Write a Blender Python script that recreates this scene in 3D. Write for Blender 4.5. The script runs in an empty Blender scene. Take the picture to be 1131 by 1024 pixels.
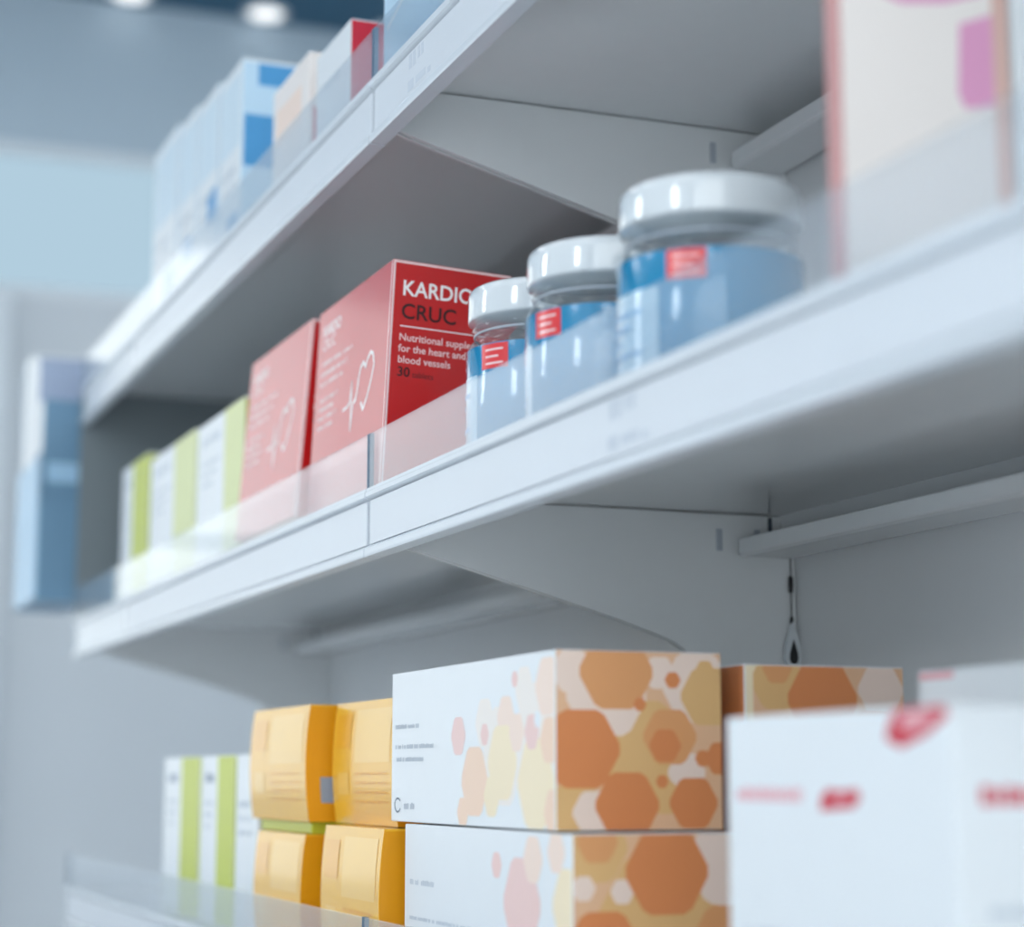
import bpy, bmesh, math, random
from mathutils import Vector, Matrix
random.seed(4)
R = math.radians
sc = bpy.context.scene
C = sc.collection

# ------------------------------------------------------------------ camera, light, exposure
# camera at the origin, 1.25 m above the floor; +Y runs along the shelves, +X into them
FPX, PITCH = 2200.0, math.atan(348 / 2200.0)
YAW = math.atan(878 * math.cos(PITCH) / FPX)
cam = bpy.data.cameras.new('camera')
cam.sensor_fit = 'HORIZONTAL'; cam.sensor_width = 36.0
cam.lens = 36.0 * FPX / 1131.0
cam.clip_start = 0.02
cam.dof.use_dof = True
cam.dof.focus_distance = 1.29
cam.dof.aperture_fstop = 3.7
camo = bpy.data.objects.new('camera', cam); C.objects.link(camo)
camo.rotation_euler = (math.pi / 2 + PITCH, 0, -YAW)
sc.camera = camo

w = bpy.data.worlds.new('world'); sc.world = w; w.use_nodes = True
w.node_tree.nodes['Background'].inputs[0].default_value = (0.75, 0.88, 1.0, 1)
w.node_tree.nodes['Background'].inputs[1].default_value = 0.3

vs = sc.view_settings
vs.view_transform = 'Standard'; vs.look = 'None'; vs.gamma = 1.0; vs.use_curve_mapping = False
vs.exposure = -0.03
WINDOW_LIGHT = 1.5     # shop window in the far wall
SIDE_LIGHT = 14.0        # tall side windows
FILL_LIGHT = 2.75        # glowing fill window added behind the camera
PANEL_LIGHT = 3.4       # ceiling panels
FLOOR_Z, CEIL_Z = -1.25, 2.35

# ------------------------------------------------------------------ materials
MATS = {}
def srgb(r, g, b):
    f = lambda c: (c / 255 / 12.92) if c <= 10.3 else ((c / 255 + 0.055) / 1.055) ** 2.4
    return (f(r), f(g), f(b), 1)
def mat(name, col, rough=0.5, metal=0.0, spec=0.5, grain=0.0, scale=40, bump=0.0, coat=0.0):
    if name in MATS: return MATS[name]
    m = bpy.data.materials.new(name); m.use_nodes = True
    nt = m.node_tree; p = nt.nodes['Principled BSDF']
    p.inputs['Base Color'].default_value = col
    p.inputs['Roughness'].default_value = rough
    p.inputs['Metallic'].default_value = metal
    p.inputs['Specular IOR Level'].default_value = spec
    if coat:
        p.inputs['Coat Weight'].default_value = coat; p.inputs['Coat Roughness'].default_value = 0.08
    if grain or bump:
        tc = nt.nodes.new('ShaderNodeTexCoord'); n = nt.nodes.new('ShaderNodeTexNoise')
        n.inputs['Scale'].default_value = scale; n.inputs['Detail'].default_value = 4
        nt.links.new(tc.outputs['Object'], n.inputs['Vector'])
        if grain:
            mx = nt.nodes.new('ShaderNodeMix'); mx.data_type = 'RGBA'
            mx.inputs['A'].default_value = tuple(c * (1 - grain) for c in col[:3]) + (1,)
            mx.inputs['B'].default_value = tuple(min(1, c * (1 + grain)) for c in col[:3]) + (1,)
            nt.links.new(n.outputs['Fac'], mx.inputs['Factor']); nt.links.new(mx.outputs['Result'], p.inputs['Base Color'])
        if bump:
            b = nt.nodes.new('ShaderNodeBump'); b.inputs['Strength'].default_value = bump; b.inputs['Distance'].default_value = 0.002
            nt.links.new(n.outputs['Fac'], b.inputs['Height']); nt.links.new(b.outputs['Normal'], p.inputs['Normal'])
    MATS[name] = m
    return m
def emit(name, col, s):
    m = bpy.data.materials.new(name); m.use_nodes = True; nt = m.node_tree
    e = nt.nodes.new('ShaderNodeEmission'); e.inputs[0].default_value = col; e.inputs[1].default_value = s
    nt.links.new(e.outputs[0], nt.nodes['Material Output'].inputs['Surface'])
    return m
def clear(name, tint=(0.97, 0.985, 1, 1), haze=0.125, hazecol=(0.85, 0.9, 0.95, 1), rough=0.04):
    """clear plastic sheet: transparent, with Fresnel gloss (Schlick) and a faint milky haze"""
    m = bpy.data.materials.new(name); m.use_nodes = True; nt = m.node_tree; N = nt.nodes; L = nt.links
    N.remove(N['Principled BSDF'])
    g = N.new('ShaderNodeNewGeometry')
    d = N.new('ShaderNodeVectorMath'); d.operation = 'DOT_PRODUCT'
    L.new(g.outputs['Normal'], d.inputs[0]); L.new(g.outputs['Incoming'], d.inputs[1])
    def mth(op, a, b=None):
        q = N.new('ShaderNodeMath'); q.operation = op
        for k, v in enumerate((a, b)):
            if v is None: continue
            if isinstance(v, (int, float)): q.inputs[k].default_value = v
            else: L.new(v, q.inputs[k])
        return q.outputs[0]
    c = mth('ABSOLUTE', d.outputs['Value'])
    f = mth('ADD', mth('MULTIPLY', mth('POWER', mth('SUBTRACT', 1.0, c), 5.0), 0.96), 0.04)
    tr = N.new('ShaderNodeBsdfTransparent'); tr.inputs[0].default_value = tint
    df = N.new('ShaderNodeBsdfTranslucent'); df.inputs[0].default_value = hazecol
    d2 = N.new('ShaderNodeBsdfDiffuse'); d2.inputs[0].default_value = hazecol
    hz = N.new('ShaderNodeMixShader'); hz.inputs[0].default_value = 0.5
    L.new(df.outputs[0], hz.inputs[1]); L.new(d2.outputs[0], hz.inputs[2])
    a = N.new('ShaderNodeMixShader'); a.inputs[0].default_value = haze
    L.new(tr.outputs[0], a.inputs[1]); L.new(hz.outputs[0], a.inputs[2])
    gl = N.new('ShaderNodeBsdfGlossy'); gl.inputs['Roughness'].default_value = rough; gl.inputs[0].default_value = (1, 1, 1, 1)
    b = N.new('ShaderNodeMixShader'); L.new(f, b.inputs[0]); L.new(a.outputs[0], b.inputs[1]); L.new(gl.outputs[0], b.inputs[2])
    L.new(b.outputs[0], N['Material Output'].inputs['Surface'])
    return m

M_steel = mat('white_powder_coat', srgb(228, 231, 233), 0.13, spec=0.6, grain=0.015, scale=60)
M_panel = mat('back_panel_paint', srgb(228, 230, 232), 0.38, grain=0.02, scale=8)
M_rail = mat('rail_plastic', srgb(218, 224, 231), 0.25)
M_ticket = mat('ticket_paper', srgb(220, 225, 232), 0.3, grain=0.012, scale=30)
M_edge = mat('acrylic_edge', srgb(105, 128, 150), 0.25)
M_dark = mat('slot_dark', srgb(70, 82, 96), 0.5)
M_hook = mat('hook_steel', srgb(176, 184, 194), 0.35)
M_clear = clear('clear_acrylic')
M_jarclear = clear('clear_jar_plastic', (0.93, 0.96, 0.97, 1), 0.06, rough=0.03)
M_white = mat('white_card', srgb(232, 236, 240), 0.3, grain=0.012, scale=50)
M_red = mat('red_card', srgb(200, 22, 24), 0.3, coat=0.6, grain=0.03, scale=20)
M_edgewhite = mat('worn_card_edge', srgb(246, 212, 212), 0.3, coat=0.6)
M_ink = mat('black_ink', srgb(50, 16, 20), 0.4)
M_whiteink = mat('white_ink', srgb(250, 244, 244), 0.3, coat=0.6)
M_grey = mat('grey_ink', srgb(150, 162, 178), 0.5)
M_price = mat('price_ink', srgb(204, 211, 221), 0.5)
M_palegrey = mat('pale_grey_ink', srgb(200, 208, 217), 0.5)
M_lime = mat('lime_card', srgb(196, 206, 60), 0.35)
M_palelime = mat('pale_lime_card', srgb(218, 224, 160), 0.35)
M_yelpale = mat('pale_amber_ink', srgb(250, 200, 96), 0.3, coat=0.5)
M_yeldeep = mat('deep_amber_ink', srgb(244, 176, 30), 0.3, coat=0.5)
M_orange = mat('orange_card', srgb(247, 188, 48), 0.3, coat=0.5, grain=0.03, scale=25)
M_orangeshade = mat('shaded_orange_card', srgb(232, 156, 0), 0.4, grain=0.03, scale=25)  # near ends of the yellow cartons, their shade put into the colour
M_hexA = mat('hex_orange', srgb(226, 142, 88), 0.35)
M_hexB = mat('hex_amber', srgb(230, 164, 110), 0.35)
M_hexC = mat('hex_yellow', srgb(232, 187, 128), 0.35)
M_hexD = mat('hex_peach', srgb(236, 190, 152), 0.35)
M_hexE = mat('hex_pale', srgb(246, 222, 208), 0.35)
M_hexF = mat('hex_pink', srgb(240, 205, 200), 0.35)
M_hexG = mat('hex_cream', srgb(247, 229, 196), 0.35)
M_hexH = mat('hex_light_peach', srgb(245, 212, 188), 0.35)
M_hexW = mat('hex_faint', srgb(242, 234, 228), 0.35)
M_crimson = mat('crimson_ink', srgb(206, 40, 62), 0.4)
M_paleCrimson = mat('pale_crimson_ink', srgb(232, 170, 178), 0.4)
M_pink = mat('pink_ink', srgb(226, 160, 198), 0.4)
M_peach = mat('peach_card', srgb(222, 184, 174), 0.4)
M_rose = mat('pale_rose_card', srgb(206, 152, 150), 0.4)
M_brick = mat('rose_card', srgb(206, 120, 116), 0.4)
M_cream = mat('cream_card', srgb(240, 232, 228), 0.35)
M_paleblue = mat('pale_blue_card', srgb(190, 218, 238), 0.35, grain=0.03, scale=14)
M_paleblue2 = mat('very_pale_blue_card', srgb(212, 229, 241), 0.35, grain=0.03, scale=14)
M_blue = mat('blue_ink', srgb(70, 150, 205), 0.35)
M_lid = mat('white_lid_plastic', srgb(218, 224, 229), 0.10, coat=1.0)
M_label = mat('blue_jar_label', srgb(16, 134, 182), 0.15, coat=1.0)
M_labelpale = mat('pale_label_panel', srgb(180, 212, 232), 0.15, coat=1.0)
M_labelred = mat('red_label_patch', srgb(226, 62, 66), 0.3)
M_inner = mat('tablet_fill', srgb(205, 212, 216), 0.6, bump=0.5, scale=90)
M_navy = mat('navy_card', srgb(104, 143, 172), 0.35)
M_lav = mat('lavender_card', srgb(164, 178, 204), 0.35)
M_sky = mat('sky_card', srgb(160, 198, 226), 0.35)
M_slate = mat('slate_shade', srgb(122, 132, 137), 0.4, grain=0.04, scale=6)
M_black = mat('black_rubber', srgb(26, 28, 32), 0.5)
M_wallblue = mat('wall_paint_blue_grey', srgb(186, 203, 216), 0.7, grain=0.02, scale=3)
M_wall = mat('wall_paint_white', srgb(214, 220, 226), 0.7, grain=0.02, scale=3)
M_teal = mat('soffit_paint_teal', srgb(52, 96, 122), 0.6, grain=0.03, scale=4)
M_ceil = mat('ceiling_paint', srgb(226, 230, 234), 0.8, grain=0.02, scale=3)
M_floor = mat('floor_vinyl', srgb(222, 224, 226), 0.35, grain=0.05, scale=5)
M_frame = mat('window_frame_paint', srgb(225, 232, 238), 0.4)
E_win = emit('daylight_pane', (0.90, 0.97, 1.0, 1), WINDOW_LIGHT)
E_fill = emit('fill_pane', (0.90, 0.97, 1.0, 1), FILL_LIGHT)
E_side = emit('side_daylight_pane', (0.90, 0.97, 1.0, 1), SIDE_LIGHT)
E_high = emit('high_daylight_pane', (0.53, 0.73, 0.87, 1), 0.86)
E_led = emit('led_diffuser', (0.95, 0.98, 1.0, 1), PANEL_LIGHT)
E_down = emit('downlight_lens', (0.95, 0.98, 1.0, 1), 1.6)

# ------------------------------------------------------------------ helpers
def link(name, me, m=None, parent=None):
    o = bpy.data.objects.new(name, me); C.objects.link(o)
    if m is not None and not me.materials:
        for x in (m if isinstance(m, (list, tuple)) else [m]): me.materials.append(x)
    if parent is not None: o.parent = parent
    return o
def from_bm(name, bm, m, parent=None, smooth=False):
    me = bpy.data.meshes.new(name)
    bmesh.ops.recalc_face_normals(bm, faces=bm.faces)
    bm.to_mesh(me); bm.free()
    if smooth:
        for p in me.polygons: p.use_smooth = True
    return link(name, me, m, parent)
def bm_box(bm, x0, x1, y0, y1, z0, z1):
    v = [bm.verts.new(p) for p in ((x0,y0,z0),(x1,y0,z0),(x1,y1,z0),(x0,y1,z0),(x0,y0,z1),(x1,y0,z1),(x1,y1,z1),(x0,y1,z1))]
    for f in ((0,3,2,1),(4,5,6,7),(0,1,5,4),(1,2,6,5),(2,3,7,6),(3,0,4,7)): bm.faces.new([v[i] for i in f])
def box(name, b, m, parent=None, bevel=0.0):
    bm = bmesh.new(); bm_box(bm, *b)
    if bevel: bmesh.ops.bevel(bm, geom=bm.edges[:], offset=bevel, segments=2, affect='EDGES', profile=0.5)
    return from_bm(name, bm, m, parent)
def prism_y(name, prof, y0, y1, m, parent=None, bevel=0.0):
    """profile of (x, z) points swept along Y"""
    bm = bmesh.new()
    a = [bm.verts.new((x, y0, z)) for x, z in prof]; b = [bm.verts.new((x, y1, z)) for x, z in prof]
    n = len(prof)
    bm.faces.new(a); bm.faces.new(b[::-1])
    for i in range(n): bm.faces.new((a[i], b[i], b[(i+1) % n], a[(i+1) % n]))
    if bevel: bmesh.ops.bevel(bm, geom=bm.edges[:], offset=bevel, segments=1, affect='EDGES')
    return from_bm(name, bm, m, parent)
def lathe(name, prof, m, parent=None, seg=64, smooth=True):
    bm = bmesh.new(); rings = []
    for r, z in prof:
        rings.append([bm.verts.new((max(r, 1e-5) * math.cos(2*math.pi*k/seg), max(r, 1e-5) * math.sin(2*math.pi*k/seg), z)) for k in range(seg)])
    for a, b in zip(rings, rings[1:]):
        for k in range(seg): bm.faces.new((a[k], a[(k+1) % seg], b[(k+1) % seg], b[k]))
    return from_bm(name, bm, m, parent, smooth)
def empty(name, loc, rot=(0, 0, 0)):
    o = bpy.data.objects.new(name, None); C.objects.link(o)
    o.empty_display_size = 0.05; o.location = loc; o.rotation_euler = rot
    return o
def tag(o, label, cat, group=None):
    o['label'] = label; o['category'] = cat
    if group: o['group'] = group
    return o
def struct(o, label=None):
    o['kind'] = 'structure'
    if label: o['label'] = label
    return o

# ------------------------------------------------------------------ room
XL, XR, YF, YB = -3.6, 3.0, -2.5, 5.0
struct(box('floor', (XL-.1, XR+.1, YF-.1, YB+.1, FLOOR_Z-.08, FLOOR_Z), M_floor), 'smooth pale grey shop floor')
struct(box('ceiling', (XL-.1, XR+.1, YF-.1, YB+.1, CEIL_Z, CEIL_Z+.08), M_ceil), 'white painted shop ceiling')
struct(box('wall_right', (XR, XR+.1, YF, YB, FLOOR_Z, CEIL_Z), M_wall), 'white wall behind the shelving')
def wall_with_holes(name, m, axis, at, thick, a0, a1, z0, z1, holes, label):
    """wall in plane axis = at, with rectangular openings (u0,u1,v0,v1); built from boxes in one mesh"""
    us = sorted({a0, a1, *[h[0] for h in holes], *[h[1] for h in holes]})
    zs = sorted({z0, z1, *[h[2] for h in holes], *[h[3] for h in holes]})
    bm = bmesh.new()
    for u, u2 in zip(us, us[1:]):
        for z, z2 in zip(zs, zs[1:]):
            cu, cz = (u+u2)/2, (z+z2)/2
            if any(h[0] < cu < h[1] and h[2] < cz < h[3] for h in holes): continue
            if axis == 'x': bm_box(bm, at, at+thick, u, u2, z, z2)
            else: bm_box(bm, u, u2, at, at+thick, z, z2)
    bmesh.ops.remove_doubles(bm, verts=bm.verts[:], dist=1e-5)
    return struct(from_bm(name, bm, m), label)
def window(name, axis, at, u0, u1, z0, z1, nu, nz, pane, label, fr=0.05, sgn=1):
    """frame with mullions and one pane object per light"""
    root = empty(name, (0, 0, 0)); struct(root, label)
    def bx(nm, ua, ub, za, zb, d0, d1, m):
        return box(nm, (at+d0, at+d1, ua, ub, za, zb) if axis == 'x' else (ua, ub, at+d0, at+d1, za, zb), m, root)
    d0, d1 = (0.0, 0.06) if sgn > 0 else (-0.06, 0.0)
    for ua, ub, za, zb in ((u0, u1, z1-fr, z1), (u0, u1, z0, z0+fr), (u0, u0+fr, z0+fr, z1-fr), (u1-fr, u1, z0+fr, z1-fr)):
        bx('frame_bar', ua, ub, za, zb, d0, d1, M_frame)
    du, dz = (u1-u0-2*fr)/nu, (z1-z0-2*fr)/nz
    for i in range(nu):
        for j in range(nz):
            ua, za = u0+fr+i*du, z0+fr+j*dz
            bx('pane', ua+.012*(i > 0), ua+du-.012*(i < nu-1), za+.012*(j > 0), za+dz-.012*(j < nz-1), .02*sgn if sgn > 0 else -.03, .03 if sgn > 0 else -.02, pane)
    for i in range(1, nu): bx('mullion', u0+fr+i*du-.012, u0+fr+i*du+.012, z0+fr, z1-fr, d0*.8, d1*.8, M_frame)
    for j in range(1, nz):
        for i in range(nu):
            bx('mullion', u0+fr+i*du+.013*(i > 0), u0+fr+(i+1)*du-.013*(i < nu-1), z0+fr+j*dz-.012, z0+fr+j*dz+.012, d0*.8, d1*.8, M_frame)
    return root
HIGH = (0.40, 1.75, 1.20, 1.60)
SHOP = (-1.5, 0.30, -0.22, 1.42)
wall_with_holes('wall_back', M_wallblue, 'y', YB, 0.1, XL, XR, 1.2, CEIL_Z, [HIGH, (SHOP[0], SHOP[1], 1.2, SHOP[3])], 'blue-grey upper part of the far wall')
wall_with_holes('wall_back_lower', M_wall, 'y', YB, 0.1, XL, XR, FLOOR_Z, 1.2, [(SHOP[0], SHOP[1], SHOP[2], 1.2)], 'white lower part of the far wall')
window('window_1', 'y', YB, *SHOP, 2, 2, E_win, 'large bright shop window in the far wall')
window('window_2', 'y', YB, *HIGH, 1, 1, E_high, 'pale blue high window beyond the shelf end', fr=0.03)
WL = [(-0.95, -0.20), (3.5, 4.2)]
wall_with_holes('wall_left', M_wall, 'x', XL-.1, 0.1, YF, YB, FLOOR_Z, CEIL_Z, [(a, b, 0.75, 1.95) for a, b in WL], 'white wall with tall windows opposite the shelves')
for k, (a, b) in enumerate(WL):
    window('window_%d' % (k+3), 'x', XL, a, b, 0.75, 1.95, 1, 4, E_side, 'tall bright window in the wall opposite the shelves', sgn=-1)
FRONT = (-3.2, 1.4, -0.75, 2.1)
wall_with_holes('wall_front', M_wall, 'y', YF-.1, 0.1, XL, XR, FLOOR_Z, CEIL_Z, [FRONT], 'white wall with an opening for the added fill window')
window('window_5', 'y', YF, *FRONT, 4, 2, E_fill, 'wide tall glowing window added as fill, facing the shelf ends', sgn=-1)  # unseen light source, added to brighten faces turned towards the camera
struct(box('trim_1', (0.30, 0.62, YB-.03, YB, FLOOR_Z, 1.2), M_frame), 'white window surround on the far wall')
struct(box('trim_2', (XL, XR, 4.45, YB, 2.012, CEIL_Z), M_teal), 'dark teal soffit along the top of the far wall')
for x in (0.88, 1.24, 1.6):
    r = tag(empty('downlight', (x, 4.93, 2.012)), 'small round downlight set in the dark teal soffit', 'ceiling light', 'downlights in the soffit')
    lathe('trim_ring', [(.045, 0), (.06, 0), (.06, -.004), (.045, -.007), (.045, 0)], M_frame, r, 32)
    lathe('lens', [(0, -.004), (.045, -.004), (.045, -.001), (0, -.001)], E_down, r, 32)
for x in (-2.3, -0.9, 1.9):
    for y in (-1.4, 0.4, 2.2, 3.8):
        r = tag(empty('ceiling_panel_light', (x, y, CEIL_Z)), 'square white ceiling panel light over the shop floor', 'ceiling light', 'ceiling panel lights')
        box('panel_frame', (-.31, .31, -.31, .31, -.02, 0), M_frame, r)
        box('diffuser', (-.29, .29, -.29, .29, -.024, -.0201), E_led, r)

# ------------------------------------------------------------------ shelving
YJ, YEND, YNEAR = 1.289, 2.50, 0.06
XFR, XBK = 0.400, 0.729
fr = tag(empty('shelving_frame', (0.74, 1.28, FLOOR_Z)), 'white steel shelving frame with back panels and slotted uprights', 'shelving')
def fbox(n, b, m, bevel=0): 
    return box(n, (b[0]-.74, b[1]-.74, b[2]-1.28, b[3]-1.28, b[4]-FLOOR_Z, b[5]-FLOOR_Z), m, fr, bevel)
for a, b in ((YNEAR, YJ-.0007), (YJ+.0007, YEND)):
    fbox('back_panel', (XBK+.002, XBK+.018, a, b, FLOOR_Z+.1, .60), M_panel)
    fbox('base_plinth', (.42, .72, a, b, FLOOR_Z, FLOOR_Z+.1), M_steel)
for y in (YNEAR+.02, YJ, YEND-.021):
    up = fbox('upright', (XBK+.019, XBK+.05, y-.02, y+.02, FLOOR_Z, .61), M_steel)
    for k in range(26):
        z = -.62 + k*.045
        box('slot', (XBK+.0175-.74, XBK+.0188-.74, y-1.28-.0015, y-1.28+.0015, z-FLOOR_Z, z+.022-FLOOR_Z), M_dark, up)
def shelf(zu, y0, y1, label, rail_label, strip_end=None, prices=(), end_bracket=True):
    """zu = height of the underside of the deck"""
    root = tag(empty('shelf', (XFR, (y0+y1)/2, zu)), label, 'shelf', 'white steel shelves')
    cy = (y0+y1)/2; a, b = y0-cy+.001, y1-cy-.001
    L = lambda x: x-XFR
    prism_y('deck', [(L(.4124), -.040), (L(.4124), .004), (L(.722), .004), (L(.722), -.012), (L(.719), -.012), (L(.719), 0), (L(.4136), 0), (L(.4136), -.040)], a, b, M_steel, root)
    rr = tag(empty('price_rail', (XFR, cy, zu-.043)), rail_label, 'price rail', 'white price rails with clear lips')
    rail = prism_y('front_rail', [(L(.412), -.043), (L(.4005), -.043), (L(.400), -.0415), (L(.400), -.0375), (L(.4015), -.036), (L(.4045), -.035),
                   (L(.4045), -.004), (L(.4015), -.003), (L(.4), -.002), (L(.4), .001), (L(.4012), .0018), (L(.4012), .0040), (L(.4022), .0040), (L(.4022), .0005), (L(.4062), .0005), (L(.4062), .004), (L(.4119), .004), (L(.4119), -.004), (L(.409), -.004), (L(.409), -.036), (L(.412), -.036)], a, b, M_rail, rr)
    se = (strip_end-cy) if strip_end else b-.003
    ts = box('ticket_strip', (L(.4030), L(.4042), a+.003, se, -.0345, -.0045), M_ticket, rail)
    for yp in prices:
        price_mark(ts, L(.4029), yp-cy)
    lip = box('clear_front_lip', (L(.4025), L(.4055), a+.001, b-.001, .0008, .042), M_clear, rr, 0.0004)
    for q in (a+.0004, b-.0014):
        box('lip_edge', (L(.4023), L(.4057), q, q+.0010, .0008, .0422), M_edge, lip)
    for ch in (rail, lip): ch.location.z = .043
    prof = [(L(.4140), -.001), (L(.4140), -.030), (L(.430), -.0355), (L(.585), -.079), (L(.630), -.0935), (L(.640), -.100), (L(.646), -.112), (L(.648), -.150), (L(.7305), -.150), (L(.7305), -.001)]
    for s, q in ((0, a+.001), (1, b-.004))[:2 if end_bracket else 1]:
        br = prism_y('bracket', prof, q, q+.003, M_steel, root, 0.0005)
        yq = q-.0004 if s else q+.0034
        for x, z, h in ((.668, -.016, .016), (.699, -.014, .013)):
            box('hook', (L(x-.0022), L(x+.0022), yq-.0006, yq+.0006, z-h/2-.004, z+h/2-.004), M_hook, br)
        box('slot', (L(.7085), L(.7115), yq-.0004, yq+.0004, -.022, .0-.002), M_dark, br)
    prism_y('back_bar', [(L(.680), -.0195), (L(.680), -.031), (L(.684), -.0325), (L(.722), -.0325), (L(.722), -.030), (L(.690), -.030), (L(.690), -.0195)], a+.0045, b-.0105, M_steel, root, 0.0006)
    return root
def price_mark(parent, x, y):
    """faint grey price figures: blocks too blurred in the photograph to read"""
    bm = bmesh.new()
    for (u0, u1, v0, v1) in ((-.020, -.014, -.016, -.006), (-.012, -.006, -.016, -.006), (-.002, .003, -.014, -.006), (.005, .010, -.014, -.006),
                             (-.022, -.010, -.031, -.024), (-.006, .014, -.030, -.025), (.018, .024, -.031, -.027)):
        bm_box(bm, x-.00006, x+.00002, y-u1, y-u0, v0, v1)
    from_bm('price_print', bm, M_price, parent)
ZT, ZM, ZB = 0.4835, 0.1915, -0.1325
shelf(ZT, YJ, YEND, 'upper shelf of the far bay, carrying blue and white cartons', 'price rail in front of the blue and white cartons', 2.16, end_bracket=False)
shelf(ZT, YNEAR, YJ, 'upper shelf of the near bay, above the jars', 'price rail in front of the pale blue carton', prices=(1.19,))
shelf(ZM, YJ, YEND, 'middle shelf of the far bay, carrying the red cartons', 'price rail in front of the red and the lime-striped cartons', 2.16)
shelf(ZM, YNEAR, YJ, 'middle shelf of the near bay, carrying the blue jars', 'price rail in front of the blue jars', prices=(.87,))
shelf(ZB, YJ, YEND, 'lower shelf of the far bay, carrying yellow and lime-striped cartons', 'price rail in front of the yellow cartons')
shelf(ZB, YNEAR, YJ, 'lower shelf of the near bay, carrying the hexagon cartons', 'price rail in front of the hexagon cartons')
DT, DM, DB = ZT+.004, ZM+.004, ZB+.004          # deck tops

# ------------------------------------------------------------------ cartons
def clip(poly, x0, x1, y0, y1):
    for ax, lim, keep in ((0, x0, 1), (0, x1, -1), (1, y0, 1), (1, y1, -1)):
        out = []
        for i, p in enumerate(poly):
            q = poly[i-1]; ip, iq = keep*(p[ax]-lim) >= 0, keep*(q[ax]-lim) >= 0
            if ip != iq:
                t = (lim-q[ax])/(p[ax]-q[ax]); out.append((q[0]+t*(p[0]-q[0]), q[1]+t*(p[1]-q[1])))
            if ip: out.append(p)
        poly = out
        if len(poly) < 3: return []
    return poly
class Carton:
    """a folded card box; root at the near front bottom corner. Face 'L' looks to -X (u from far to near), 'N' looks to -Y (u from front to back)"""
    def __init__(s, name, label, cat, x, y, z, dx, dy, dz, m, rz=0.0, lean=0.0, group=None, bulge=0.0, mN=None, flap=True):
        s.d = (dx, dy, dz); s.bulge = bulge
        s.root = tag(empty(name, (x, y, z + dx*math.sin(R(lean))), (0, R(lean), R(rz))), label, cat, group)
        if bulge:
            n = 20
            s.body = prism_y('body', [(-s.off(dz*k/n), dz*k/n) for k in range(n+1)] + [(dx, dz), (dx, 0)], 0, dy, m, s.root)
        else:
            bm = bmesh.new(); bm_box(bm, 0, dx, 0, dy, 0, dz)
            bmesh.ops.bevel(bm, geom=bm.edges[:], offset=0.0008, segments=2, affect='EDGES', profile=0.5)
            s.body = from_bm('body', bm, [m], s.root, smooth=False)
        s.k = 0
        if mN: s.rect('N', .004, .996, .003, .997, mN, 'end_fill')
        if flap:   # tuck-in lid flap along the top of the near end
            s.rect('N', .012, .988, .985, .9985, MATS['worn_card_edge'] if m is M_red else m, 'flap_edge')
    def off(s, z):
        t = z/s.d[2]; return s.bulge*4*t*(1-t)
    def pt(s, face, u, v, e):
        dx, dy, dz = s.d
        if face == 'L': return (-e - s.off(v*dz), dy*(1-u), v*dz)
        return (dx*u - (s.off(v*dz)*(1-u) if s.bulge else 0), -e, v*dz)
    def polys(s, face, plist, name='print', step=True):
        """plist = [(polygon in u,v, material)] -> one print layer"""
        bm = bmesh.new(); ms = []
        s.k += 1
        for poly, m in plist:
            if step: s.k += 1
            e = (.00005 if s.bulge else .00004) + .000003*s.k
            poly = clip(poly, .004, .996, .004, .996)
            if not poly: continue
            if m not in ms: ms.append(m)
            f = bm.faces.new([bm.verts.new(s.pt(face, u, v, e)) for u, v in poly]); f.material_index = ms.index(m)
        for f in bm.faces:
            f.normal_update()
            n = Vector((-1, 0, 0)) if face == 'L' else Vector((0, -1, 0))
            if f.normal.dot(n) < 0: f.normal_flip()
        me = bpy.data.meshes.new(name); bm.to_mesh(me); bm.free()
        for m in ms: me.materials.append(m)
        return link(name, me, None, s.body)
    def rect(s, face, u0, u1, v0, v1, m, name='print'):
        n = 20 if s.bulge else 1
        return s.polys(face, [([(u0, v0+(v1-v0)*k/n), (u1, v0+(v1-v0)*k/n), (u1, v0+(v1-v0)*(k+1)/n), (u0, v0+(v1-v0)*(k+1)/n)], m) for k in range(n)], name)
    def asp(s, face): return (s.d[1] if face == 'L' else s.d[0]) / s.d[2]
    def hexes(s, face, L, name='hexagon_print'):
        """L = [(u, v, radius in v units, material)] rounded hexagons, flat top"""
        out = []
        for u, v, r, m in L:
            pts = []
            for k in range(6):
                a = k*60 + 0
                for da in (-9, 9):
                    q = r*(.985)
                    pts.append((u + q*math.cos(R(a+da*.75))/s.asp(face), v + q*math.sin(R(a+da*.75))))
            out.append((pts, m))
        return s.polys(face, out, name)
    def strokes(s, face, pts, wd, m, name='line_print'):
        """polyline in u,v with width in v units"""
        a = s.asp(face); out = []
        for (u0, v0), (u1, v1) in zip(pts, pts[1:]):
            dx, dy = (u1-u0)*a, v1-v0; l = math.hypot(dx, dy) or 1
            nx, ny = -dy/l*wd/2/a, dx/l*wd/2
            ex, ey = dx/l*wd*.3/a, dy/l*wd*.3
            out.append(([(u0+nx-ex, v0+ny-ey), (u0-nx-ex, v0-ny-ey), (u1-nx+ex, v1-ny+ey), (u1+nx+ex, v1+ny+ey)], m))
        return s.polys(face, out, name, False)
    def blocks(s, face, u0, u1, v, h, m, name='text_print', seed=1):
        """a line of print too small or blurred to read: letter-sized blocks"""
        rnd = random.Random(seed); u = u0; out = []; a = s.asp(face)
        while u < u1:
            wd = h*rnd.uniform(.35, .75)/a; hh = h*rnd.uniform(.75, 1.0)
            if rnd.random() > .14: out.append(([(u, v), (min(u+wd, u1), v), (min(u+wd, u1), v+hh), (u, v+hh)], m))
            u += wd + h*.16/a
        return s.polys(face, out, name, False)
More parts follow.
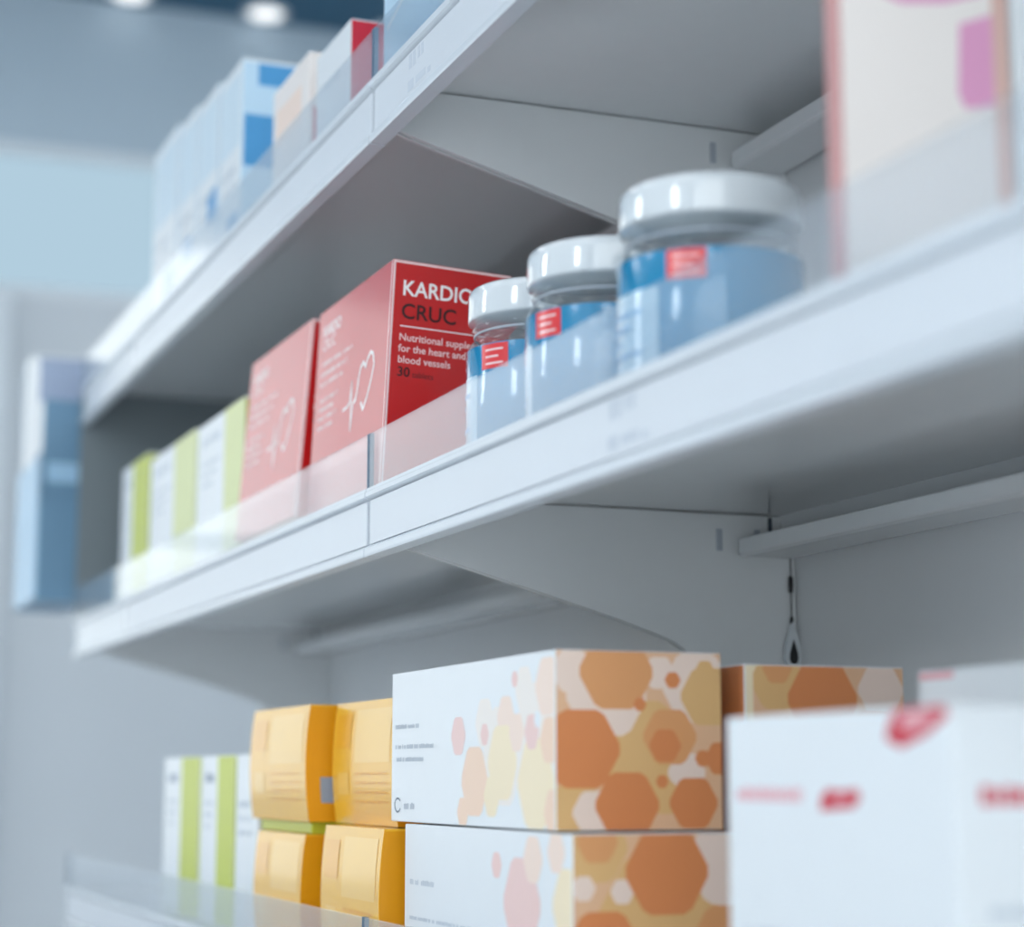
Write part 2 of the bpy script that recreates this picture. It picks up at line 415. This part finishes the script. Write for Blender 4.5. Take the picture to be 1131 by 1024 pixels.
    def text(s, face, string, u, v, h, m, bold=0.0, name='lettering', wscale=1.0):
        cu = bpy.data.curves.new('t', 'FONT'); cu.body = string; cu.size = 1.0; cu.offset = bold; cu.resolution_u = 3
        to = bpy.data.objects.new('t', cu); C.objects.link(to)
        dg = bpy.context.evaluated_depsgraph_get(); dg.update()
        me = bpy.data.meshes.new_from_object(to.evaluated_get(dg)); me.name = name
        bpy.data.objects.remove(to); bpy.data.curves.remove(cu)
        k = h*s.d[2]/0.70
        s.k += 1; e = .00004 + .000003*s.k
        for vtx in me.vertices:
            x, y = vtx.co.x*k*wscale, vtx.co.y*k
            if face == 'N': vtx.co = (u*s.d[0] + x, -e, v*s.d[2] + y)
            else: vtx.co = (-e, (1-u)*s.d[1] - x, v*s.d[2] + y)
        me.materials.clear(); me.materials.append(m)
        return link(name, me, None, s.body)

# --- red cartons on the middle shelf
def red_carton(label, x, y, dx, dy, dz, rz, lean):
    c = Carton('red_carton', label, 'carton', x, y, DM, dx, dy, dz, M_red, rz, lean, 'red heart cartons')
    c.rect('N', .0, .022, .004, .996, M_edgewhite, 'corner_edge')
    c.rect('N', .984, .996, .02, .985, M_brick, 'corner_edge')
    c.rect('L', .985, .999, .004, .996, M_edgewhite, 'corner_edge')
    c.text('N', 'KARDIO', .085, .842, .068, M_whiteink, .016, wscale=.92)
    c.text('N', 'CRUC', .085, .738, .068, M_ink, .014, wscale=.98)
    c.rect('N', .085, .80, .700, .705, M_whiteink, 'rule_line')
    for k, t in enumerate(('Nutritional supplement', 'for the heart and', 'blood vessels')):
        c.text('N', t, .080, .638-.050*k, .032, M_edgewhite, .014, wscale=1.0)
    c.text('N', '30', .080, .478, .042, M_ink, .02)
    c.text('N', 'tablets', .205, .478, .026, M_ink, .0)
    c.text('L', 'KARDIO', .08, .86, .055, M_whiteink, .02)
    c.text('L', 'CRUC', .08, .79, .055, M_edgewhite, .02)
    for k in range(3): c.blocks('L', .08, .52-.06*k, .71-.05*k, .022, M_edgewhite, seed=k+3)
    for k in range(4): c.blocks('L', .08, .34-.05*(k % 2), .53-.045*k, .022, M_edgewhite, seed=k+9)
    V = lambda v: .38+(v-.20)/.365*.25
    c.strokes('L', [(u, V(v)) for u, v in ((.715, .20), (.76, .27), (.805, .38), (.83, .47), (.81, .545), (.775, .565), (.74, .53), (.72, .485), (.69, .525), (.655, .50), (.635, .44), (.625, .36), (.61, .30), (.59, .29))], .018, M_whiteink, 'heart_outline')
    c.strokes('L', [(.715, V(.20)), (.685, V(.25))], .018, M_whiteink, 'heart_outline')
    c.strokes('L', [(.44, V(.27)), (.50, V(.28)), (.53, V(.30)), (.545, V(.44)), (.555, V(.10)), (.575, V(.28)), (.60, V(.29))], .015, M_whiteink, 'pulse_line')
    return c
red_carton('red carton with white heart outline, standing next to the smallest-looking blue jar', .4105, 1.287, .089, .184, .159, 0.0, 2.9)
red_carton('red carton with white heart outline, standing next to the lime-striped cartons', .4064, 1.493, .089, .194, .159, 0.0, 4.5)

# --- lime-striped cartons on the middle shelf
def lime(label, x, y, z, dx, dy, dz, cut, m, end, group, rz=0.0):
    c = Carton('striped_carton', label, 'carton', x, y, z, dx, dy, dz, M_white, rz, 0, group, mN=end)
    c.rect('L', cut, .997, .004, .996, m, 'lime_stripe')
    for k in range(3): c.blocks('L', .12, .12+(cut-.2)*(1-.2*k), .70-.07*k, .03, M_palegrey, seed=k+int(y*100))
    c.blocks('L', .12, cut-.1, .84, .06, M_grey if m is M_lime else M_palegrey, seed=int(y*100))
    return c
G1, G2 = 'lime-striped cartons on the middle shelf', 'lime-striped cartons on the lower shelf'
lime('white carton with a bright lime stripe, next to the dark shade sheet', .42, 2.150, DM, .07, .150, .158, .42, M_lime, M_lime, G1)
lime('white carton with a pale lime stripe, between two other striped cartons on the middle shelf', .42, 1.915, DM, .07, .222, .146, .56, M_palelime, M_palelime, G1)
lime('white carton with a pale lime stripe, touching the red cartons on the middle shelf', .42, 1.716, DM, .07, .190, .143, .60, M_palelime, M_lime, G1)
# --- lower shelf
lime('white and lime carton at the free end of the row on the lower shelf', .42, 1.862, DB, .07, .158, .149, .50, M_lime, M_palelime, G2)
lime('white and lime carton in the middle of the row on the lower shelf', .42, 1.724, DB, .07, .130, .149, .50, M_lime, M_lime, G2)
c = Carton('white_carton', 'plain white carton between the lime-striped cartons and the yellow cartons', 'carton', .42, 1.640, DB, .07, .078, .149, M_white)
for k in range(3): c.blocks('L', .1, .7, .7-.08*k, .035, M_palegrey, seed=k)

# --- yellow-orange cartons
def yellow(label, x, y, z, dx, dy, dz, rz=0.0, barcode=False):
    c = Carton('yellow_carton', label, 'carton', x, y, z, dx, dy, dz, M_orange, rz, 0, 'yellow cartons on the lower shelf', bulge=.0035, mN=M_orangeshade)
    c.rect('L', .38, .94, .50, .93, M_yelpale, 'pale_panel')
    c.rect('L', .10, .28, .24, .42, M_yelpale, 'logo_print')
    for k in range(4): c.blocks('L', .38, .9, .40-.075*k, .022, M_yeldeep, seed=k+2)
    c.rect('L', .05, .30, .62, .90, M_yeldeep, 'amber_panel')
    if barcode: c.rect('N', .13, .30, .16, .38, M_grey, 'barcode_label')
    return c
yellow('yellow carton with a grey barcode label, on top of a thin lime pack', .412, 1.458, DB+.0965, .085, .168, .087, 0.0, True)
yellow('yellow carton on the upper layer, touching the white hexagon carton', .430, 1.301, DB+.0960, .085, .146, .0875)
yellow('yellow carton on the shelf deck, under the thin lime pack', .413, 1.470, DB, .085, .140, .0870)
yellow('yellow carton on the shelf deck, beside the lower white hexagon carton', .411, 1.272, DB, .085, .136, .0955)
c = Carton('lime_pack', 'thin lime pack lying flat between two yellow cartons', 'pack', .418, 1.472, DB+.0872, .08, .150, .0090, M_lime, flap=False)

# --- hexagon cartons
def hex_carton(label, x, y, z, dx, dy, dz, kind, rz=0.0, lean=0.0):
    c = Carton('hexagon_carton', label, 'carton', x, y, z, dx, dy, dz, M_white, rz, lean, 'cartons with orange hexagons')
    if kind == 'upper':
        c.rect('N', .004, .996, .004, .996, M_hexD, 'end_tint')
        c.hexes('N', [(.05, .10, .16, M_hexC), (.15, .12, .14, M_hexC), (.50, .45, .30, M_hexC), (.30, .75, .25, M_hexE), (.85, .80, .22, M_hexE), (.92, .75, .18, M_hexC),
                      (.22, .10, .13, M_hexE), (.78, .32, .12, M_hexE), (.62, .88, .10, M_hexE), (.10, .88, .13, M_hexE), (.65, .18, .10, M_hexC),
                      (.36, .88, .23, M_hexB), (.15, .45, .24, M_hexA), (.42, .14, .20, M_hexA), (.82, .15, .155, M_hexA), (.68, .52, .17, M_hexB), (.65, .47, .10, M_hexA),
                      (.70, .84, .05, M_hexA), (.88, .40, .05, M_hexA), (.50, .70, .04, M_hexA), (.99, .40, .10, M_hexA), (.63, .27, .04, M_hexA), (.90, .90, .06, M_hexC)])
        c.hexes('L', [(.92, .45, .42, M_hexW), (.72, .42, .32, M_hexW), (.62, .62, .16, M_hexW), (.74, .64, .14, M_hexE), (.72, .38, .24, M_hexG), (.90, .26, .28, M_hexG), (.84, .80, .14, M_hexW), (.96, .80, .18, M_hexE),
                      (.56, .27, .23, M_hexH), (.46, .55, .13, M_hexF), (.66, .18, .13, M_hexG), (.80, .55, .12, M_hexE), (.88, .55, .11, M_hexF), (.97, .50, .14, M_hexH), (.49, .08, .10, M_hexH), (.79, .86, .05, M_hexF), (.62, .55, .07, M_hexF), (.99, .10, .14, M_hexH), (.91, .62, .05, M_white)])
        for k, (u1, v) in enumerate(((.20, .62), (.30, .485), (.23, .40))): c.blocks('L', .03, u1, v, .030, M_palegrey, seed=k)
        ring = [(.05+.022*math.cos(R(a)), .11+.045*math.sin(R(a))) for a in range(40, 330, 24)]
        c.strokes('L', ring, .012, M_grey, 'logo_ring'); c.blocks('L', .085, .17, .085, .045, M_palegrey, seed=8)
    elif kind == 'lower':
        c.rect('N', .004, .996, .004, .996, M_hexD, 'end_tint')
        c.hexes('N', [(.12, .93, .20, M_hexC), (.55, .50, .45, M_hexC), (.90, .85, .25, M_hexE), (.06, .72, .07, M_hexE), (.28, .70, .07, M_hexE), (.14, .96, .12, M_hexB), (.95, .60, .12, M_hexE),
                      (.54, .80, .25, M_hexA), (.17, .40, .22, M_hexA), (.90, .40, .24, M_hexB), (.45, .15, .20, M_hexA), (.75, .2, .12, M_hexC)])
        c.hexes('L', [(.74, .60, .28, M_hexF), (.98, .62, .22, M_hexG), (.90, .20, .26, M_hexG), (.60, .80, .08, M_hexF), (.72, .18, .16, M_hexH), (.80, .85, .14, M_hexE), (.92, .90, .12, M_hexE), (.60, .25, .08, M_hexH)])
        c.blocks('L', .04, .22, .62, .035, M_palegrey, seed=5)
        for k in range(3): c.blocks('L', .04, .50-.06*k, .40-.08*k, .024, M_palegrey, seed=k+20)
    else:
        c.rect('N', .004, .996, .004, .996, M_hexD, 'end_tint')
        c.hexes('N', [(.05, .97, .04, M_hexG), (.20, .95, .09, M_hexC), (.48, .90, .12, M_hexA), (.20, .99, .05, M_hexB), (.85, .93, .08, M_hexE), (.80, .78, .1, M_hexB), (.2, .72, .1, M_hexA), (.5, .66, .1, M_hexC), (.3, .4, .13, M_hexA), (.75, .35, .14, M_hexB)])
        c.rect('N', .0, .05, .004, .996, M_hexG, 'corner_edge')
        c.rect('L', .0, .99, .004, .996, M_hexA, 'side_tint')
    return c
hex_carton('long white carton with orange hexagons on its end, topmost of its stack', .4195, 1.000, DB+.1005, .1005, .284, .0975, 'upper', 0.0)
hex_carton('long white carton with orange hexagons on its end, bottom of its stack', .4180, .974, DB, .1010, .276, .0995, 'lower', 0.0)
hex_carton('tall orange hexagon carton standing behind the stacked hexagon cartons', .535, 1.000, DB, .104, .12, .1925, 'back')

# --- white and crimson cartons
c = Carton('white_medicine_carton', 'white carton with crimson logo marks, standing at the front of the lower shelf', 'carton', .4200, .625, DB, .11, .178, .1555, M_white, 0, 0)
c.blocks('L', .05, .37, .765, .040, M_paleCrimson, seed=4)
c.polys('L', [([(.455, .742), (.60, .752), (.63, .775), (.62, .80), (.55, .795), (.49, .80), (.46, .78)], M_crimson), ([(.515, .765), (.57, .77), (.57, .785), (.52, .783)], M_paleCrimson)], 'logo_print')
c.polys('L', [([(.74, .925), (.80, .90), (.90, .93), (.985, .975), (.97, .996), (.79, .996), (.76, .97)], M_crimson), ([(.80, .945), (.87, .945), (.93, .972), (.91, .988), (.81, .985)], M_paleCrimson)], 'corner_logo')
c.blocks('N', .10, .65, .765, .045, M_crimson, seed=6)
c.polys('N', [([(.62, .68), (.80, .70), (.85, .74), (.70, .76)], M_crimson)], 'logo_print')
for k in range(4): c.blocks('N', .12, .8, .50-.09*k, .03, M_palegrey, seed=k)
for k in range(3): c.blocks('L', .08, .7-.1*k, .40-.08*k, .022, M_palegrey, seed=k+7)
c = Carton('white_medicine_carton', 'tall plain white carton standing behind the carton with crimson logo marks', 'carton', .534, .575, DB, .10, .258, .1800, M_white, -1.5)
c.rect('L', .0, .12, .975, .994, M_paleCrimson, 'logo_print')

# --- pink carton in the near bay, middle shelf
c = Carton('pink_printed_carton', 'flat white carton with a pink patch and rose-coloured edge, beside the jars', 'carton', .420, .690, DM, .0840, .0125, .165, M_cream, 0, 0, mN=M_cream)
c.rect('L', .0, .998, .003, .997, M_rose, 'edge_panel')
c.rect('N', .90, .996, .22, .997, M_peach, 'edge_stripe')
c.polys('N', [([(.68, .57), (.72, .53), (.90, .55), (.90, .80), (.70, .76)], M_pink), ([(.10, .83), (.35, .79), (.62, .81), (.85, .85), (.90, .996), (.05, .996)], M_pink)], 'pink_print')
c = Carton('white_slim_carton', 'slim white carton next to the pink-printed carton', 'carton', .5065, .690, DM, .07, .03, .160, M_white)
for k in range(3): c.blocks('N', .1, .8, .7-.1*k, .04, M_palegrey, seed=k)

# --- upper shelf
GT = 'blue and white cartons on the upper shelf'
def bluebox(label, y, dy, dz, dx=.075, end=M_paleblue, patch=(.5, .95, .1, .3), x=.42):
    c = Carton('blue_white_carton', label, 'carton', x, y, DT, dx, dy, dz, M_white, 0, 0, GT, mN=end)
    c.rect('L', .06, .94, .55, .95, M_paleblue2, 'pale_blue_panel')
    c.rect('L', *patch, M_blue, 'blue_patch')
    for k in range(2): c.blocks('L', .1, .8, .42-.08*k, .04, M_palegrey, seed=k)
    return c
bluebox('blue and white carton at the free end of the upper shelf', 2.035, .125, .205, patch=(.5, .9, .12, .26))
bluebox('blue and white carton second from the free end of the upper shelf', 1.942, .086, .195, patch=(.3, .8, .2, .32))
bluebox('blue and white carton third from the free end of the upper shelf', 1.846, .090, .188, patch=(.5, .95, .28, .45))
c = bluebox('blue and white carton with a strong blue end, next to the cream carton', 1.752, .088, .180, patch=(.4, .9, .1, .2))
c.rect('N', .03, .97, .42, .70, M_blue, 'blue_print'); c.rect('N', .2, .9, .86, .98, M_blue, 'blue_print')
c = Carton('cream_carton', 'cream carton with a crimson edge on the upper shelf', 'carton', .42, 1.520, DT, .075, .115, .105, M_cream, mN=M_cream)
c.rect('N', .05, .95, .20, .55, M_crimson, 'crimson_print'); c.rect('L', .1, .8, .5, .8, M_hexE, 'pale_print')
c = Carton('white_carton', 'white carton with a crimson end on the upper shelf', 'carton', .42, 1.402, DT, .075, .095, .090, M_white, mN=M_crimson)
c.blocks('L', .1, .8, .6, .08, M_palegrey, seed=3)
c = Carton('pale_blue_carton', 'pale blue carton across the joint of the two upper shelves', 'carton', .42, 1.130, DT, .08, .190, .160, M_paleblue)
c.rect('L', .05, .95, .55, .9, M_sky, 'pale_print'); c.strokes('L', [(.05, .3), (.4, .42), (.9, .30)], .02, M_white)

# ------------------------------------------------------------------ jars
def arc_panel(name, r, a0, a1, z0, z1, m, parent, seg=40):
    bm = bmesh.new(); lo, hi = [], []
    n = max(2, int(seg*(a1-a0)/360))
    for k in range(n+1):
        a = R(a0+(a1-a0)*k/n)
        lo.append(bm.verts.new((r*math.cos(a), r*math.sin(a), z0))); hi.append(bm.verts.new((r*math.cos(a), r*math.sin(a), z1)))
    for k in range(n): bm.faces.new((lo[k], lo[k+1], hi[k+1], hi[k]))
    return from_bm(name, bm, m, parent, True)
def jar(label, x, y, face, r=.0475):
    """face = direction (degrees) that the red patch looks to"""
    t = tag(empty('supplement_jar', (x, y, DM), (0, 0, R(face))), label, 'jar', 'white-lidded blue jars')
    q = r*1.035      # body a little wider than the lid
    lathe('jar_body', [(0, 0), (q*.92, 0), (q*.97, .002), (q*.985, .006), (q*.985, .0630), (q*.965, .0670), (q*.92, .0700), (q*.885, .0715), (q*.885, .0755), (q*.915, .0765), (q*.920, .0785), (q*.890, .0795), (q*.885, .0826)], M_jarclear, t)
    lathe('tablet_fill', [(0, .003), (q*.90, .003), (q*.91, .006), (q*.91, .060), (0, .061)], M_inner, t, 40)
    lathe('neck_ring', [(q*.88, .0735), (q*.895, .0732), (q*.900, .0740), (q*.895, .0748), (q*.88, .0745)], M_hook, t)
    lab = lathe('jar_label', [(q*.990, .005), (q*.995, .0055), (q*.995, .0635), (q*.990, .064)], M_label, t)
    arc_panel('pale_panel', q*.998, -84, -18, .006, .046, M_labelpale, lab, 120)
    arc_panel('red_patch', q*.9985, -12, 12, .048, .0632, M_labelred, lab, 120)
    for k in range(3): arc_panel('text_line', q*1.0, -8, 8-4*(k % 2), .0505+.0042*k, .0517+.0042*k, M_edgewhite, lab, 120)
    for k in range(4): arc_panel('text_line', q*1.0, -76, -30-12*(k % 3), .034-.007*k, .0365-.007*k, M_blue, lab, 120)
    lathe('lid', [(0, .0825), (r*.985, .0825), (r*1.0, .0831), (r*1.005, .0843), (r*1.005, .0972), (r*.997, .1005), (r*.965, .1025), (r*.92, .1035), (r*.5, .1038), (0, .1038)], M_lid, t, 96)
    return t
JX = .4625
jar('blue jar beside the flat pink-printed carton', JX, .893, 228)
jar('blue jar standing between two other jars', JX, 1.020, 200)
jar('blue jar beside the red carton', JX, 1.118, 209)

# ------------------------------------------------------------------ far end
e = tag(box('end_fill', (-.164, .164, -.003, .003, 0, ZT-ZM+.004), M_slate), 'dark grey sheet added for the shade at the far end between middle and upper shelf', 'panel')  # added dark sheet; shade of the far compartment put into its colour
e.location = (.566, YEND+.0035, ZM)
h = tag(empty('leaflet_holder', (.388, YEND+.010, .218)), 'blue and white leaflet holder hanging past the far end of the middle shelf', 'leaflet holder')
box('holder_base', (-.036, .034, 0, .19, 0, .004), M_navy, h)
box('holder_back', (-.036, .034, .187, .19, .004, .335), M_clear, h)
box('holder_side', (-.036, -.033, 0, .187, .004, .18), M_sky, h)
box('holder_side', (.031, .034, 0, .187, .004, .20), M_navy, h)
box('holder_front', (-.033, .031, 0, .003, .004, .13), M_navy, h)
box('mounting_arm', (.034, .334, .020, .030, .03, .06), M_steel, h)
for k, (m, z, y) in enumerate(((M_navy, .255, .005), (M_lav, .318, .05), (M_white, .332, .10))):
    le = box('leaflet_stack', (-.031, .029, y, y+.035+.04*(k == 2), .005, z), m, h)
    if k == 0: box('leaflet_title', (-.025, .015, y-.0005, y-.0001, .15, .175), M_sky, le)
    box('leaflet_side', (-.0318, -.0311, y, y+.035+.04*(k == 2), .19, z), M_white, le)

# ------------------------------------------------------------------ tag on a cord at the joint of the back panels
t = tag(empty('cord_tag', (XBK-.004, YJ-.008, .161)), 'white drop-shaped tag with a dark centre hanging on a thin cord', 'tag')
lathe('cord', [(0, -.048), (.0005, -.048), (.0005, 0), (0, 0)], M_black, t, 10)
lathe('cord_stop', [(0, -.027), (.0016, -.026), (.0018, -.020), (.0016, -.015), (0, -.014)], M_black, t, 16)
lathe('cord_knot', [(0, -.050), (.0014, -.049), (.0016, -.047), (.0010, -.044), (0, -.043)], M_black, t, 16)
def drop(name, k, dz, y0, y1, m):
    prof = [(0, 0), (-.0035, -.010), (-.0065, -.020), (-.0070, -.028), (-.0045, -.034), (0, -.036), (.0045, -.034), (.0070, -.028), (.0065, -.020), (.0035, -.010)]
    return prism_y(name, [(x*k, -.047+dz+z*k) for x, z in prof], y0, y1, m, t)
drop('tag_body', 1.0, 0, -.002, .001, M_lid)
drop('tag_centre', .5, -.014, -.0026, -.0021, M_black)
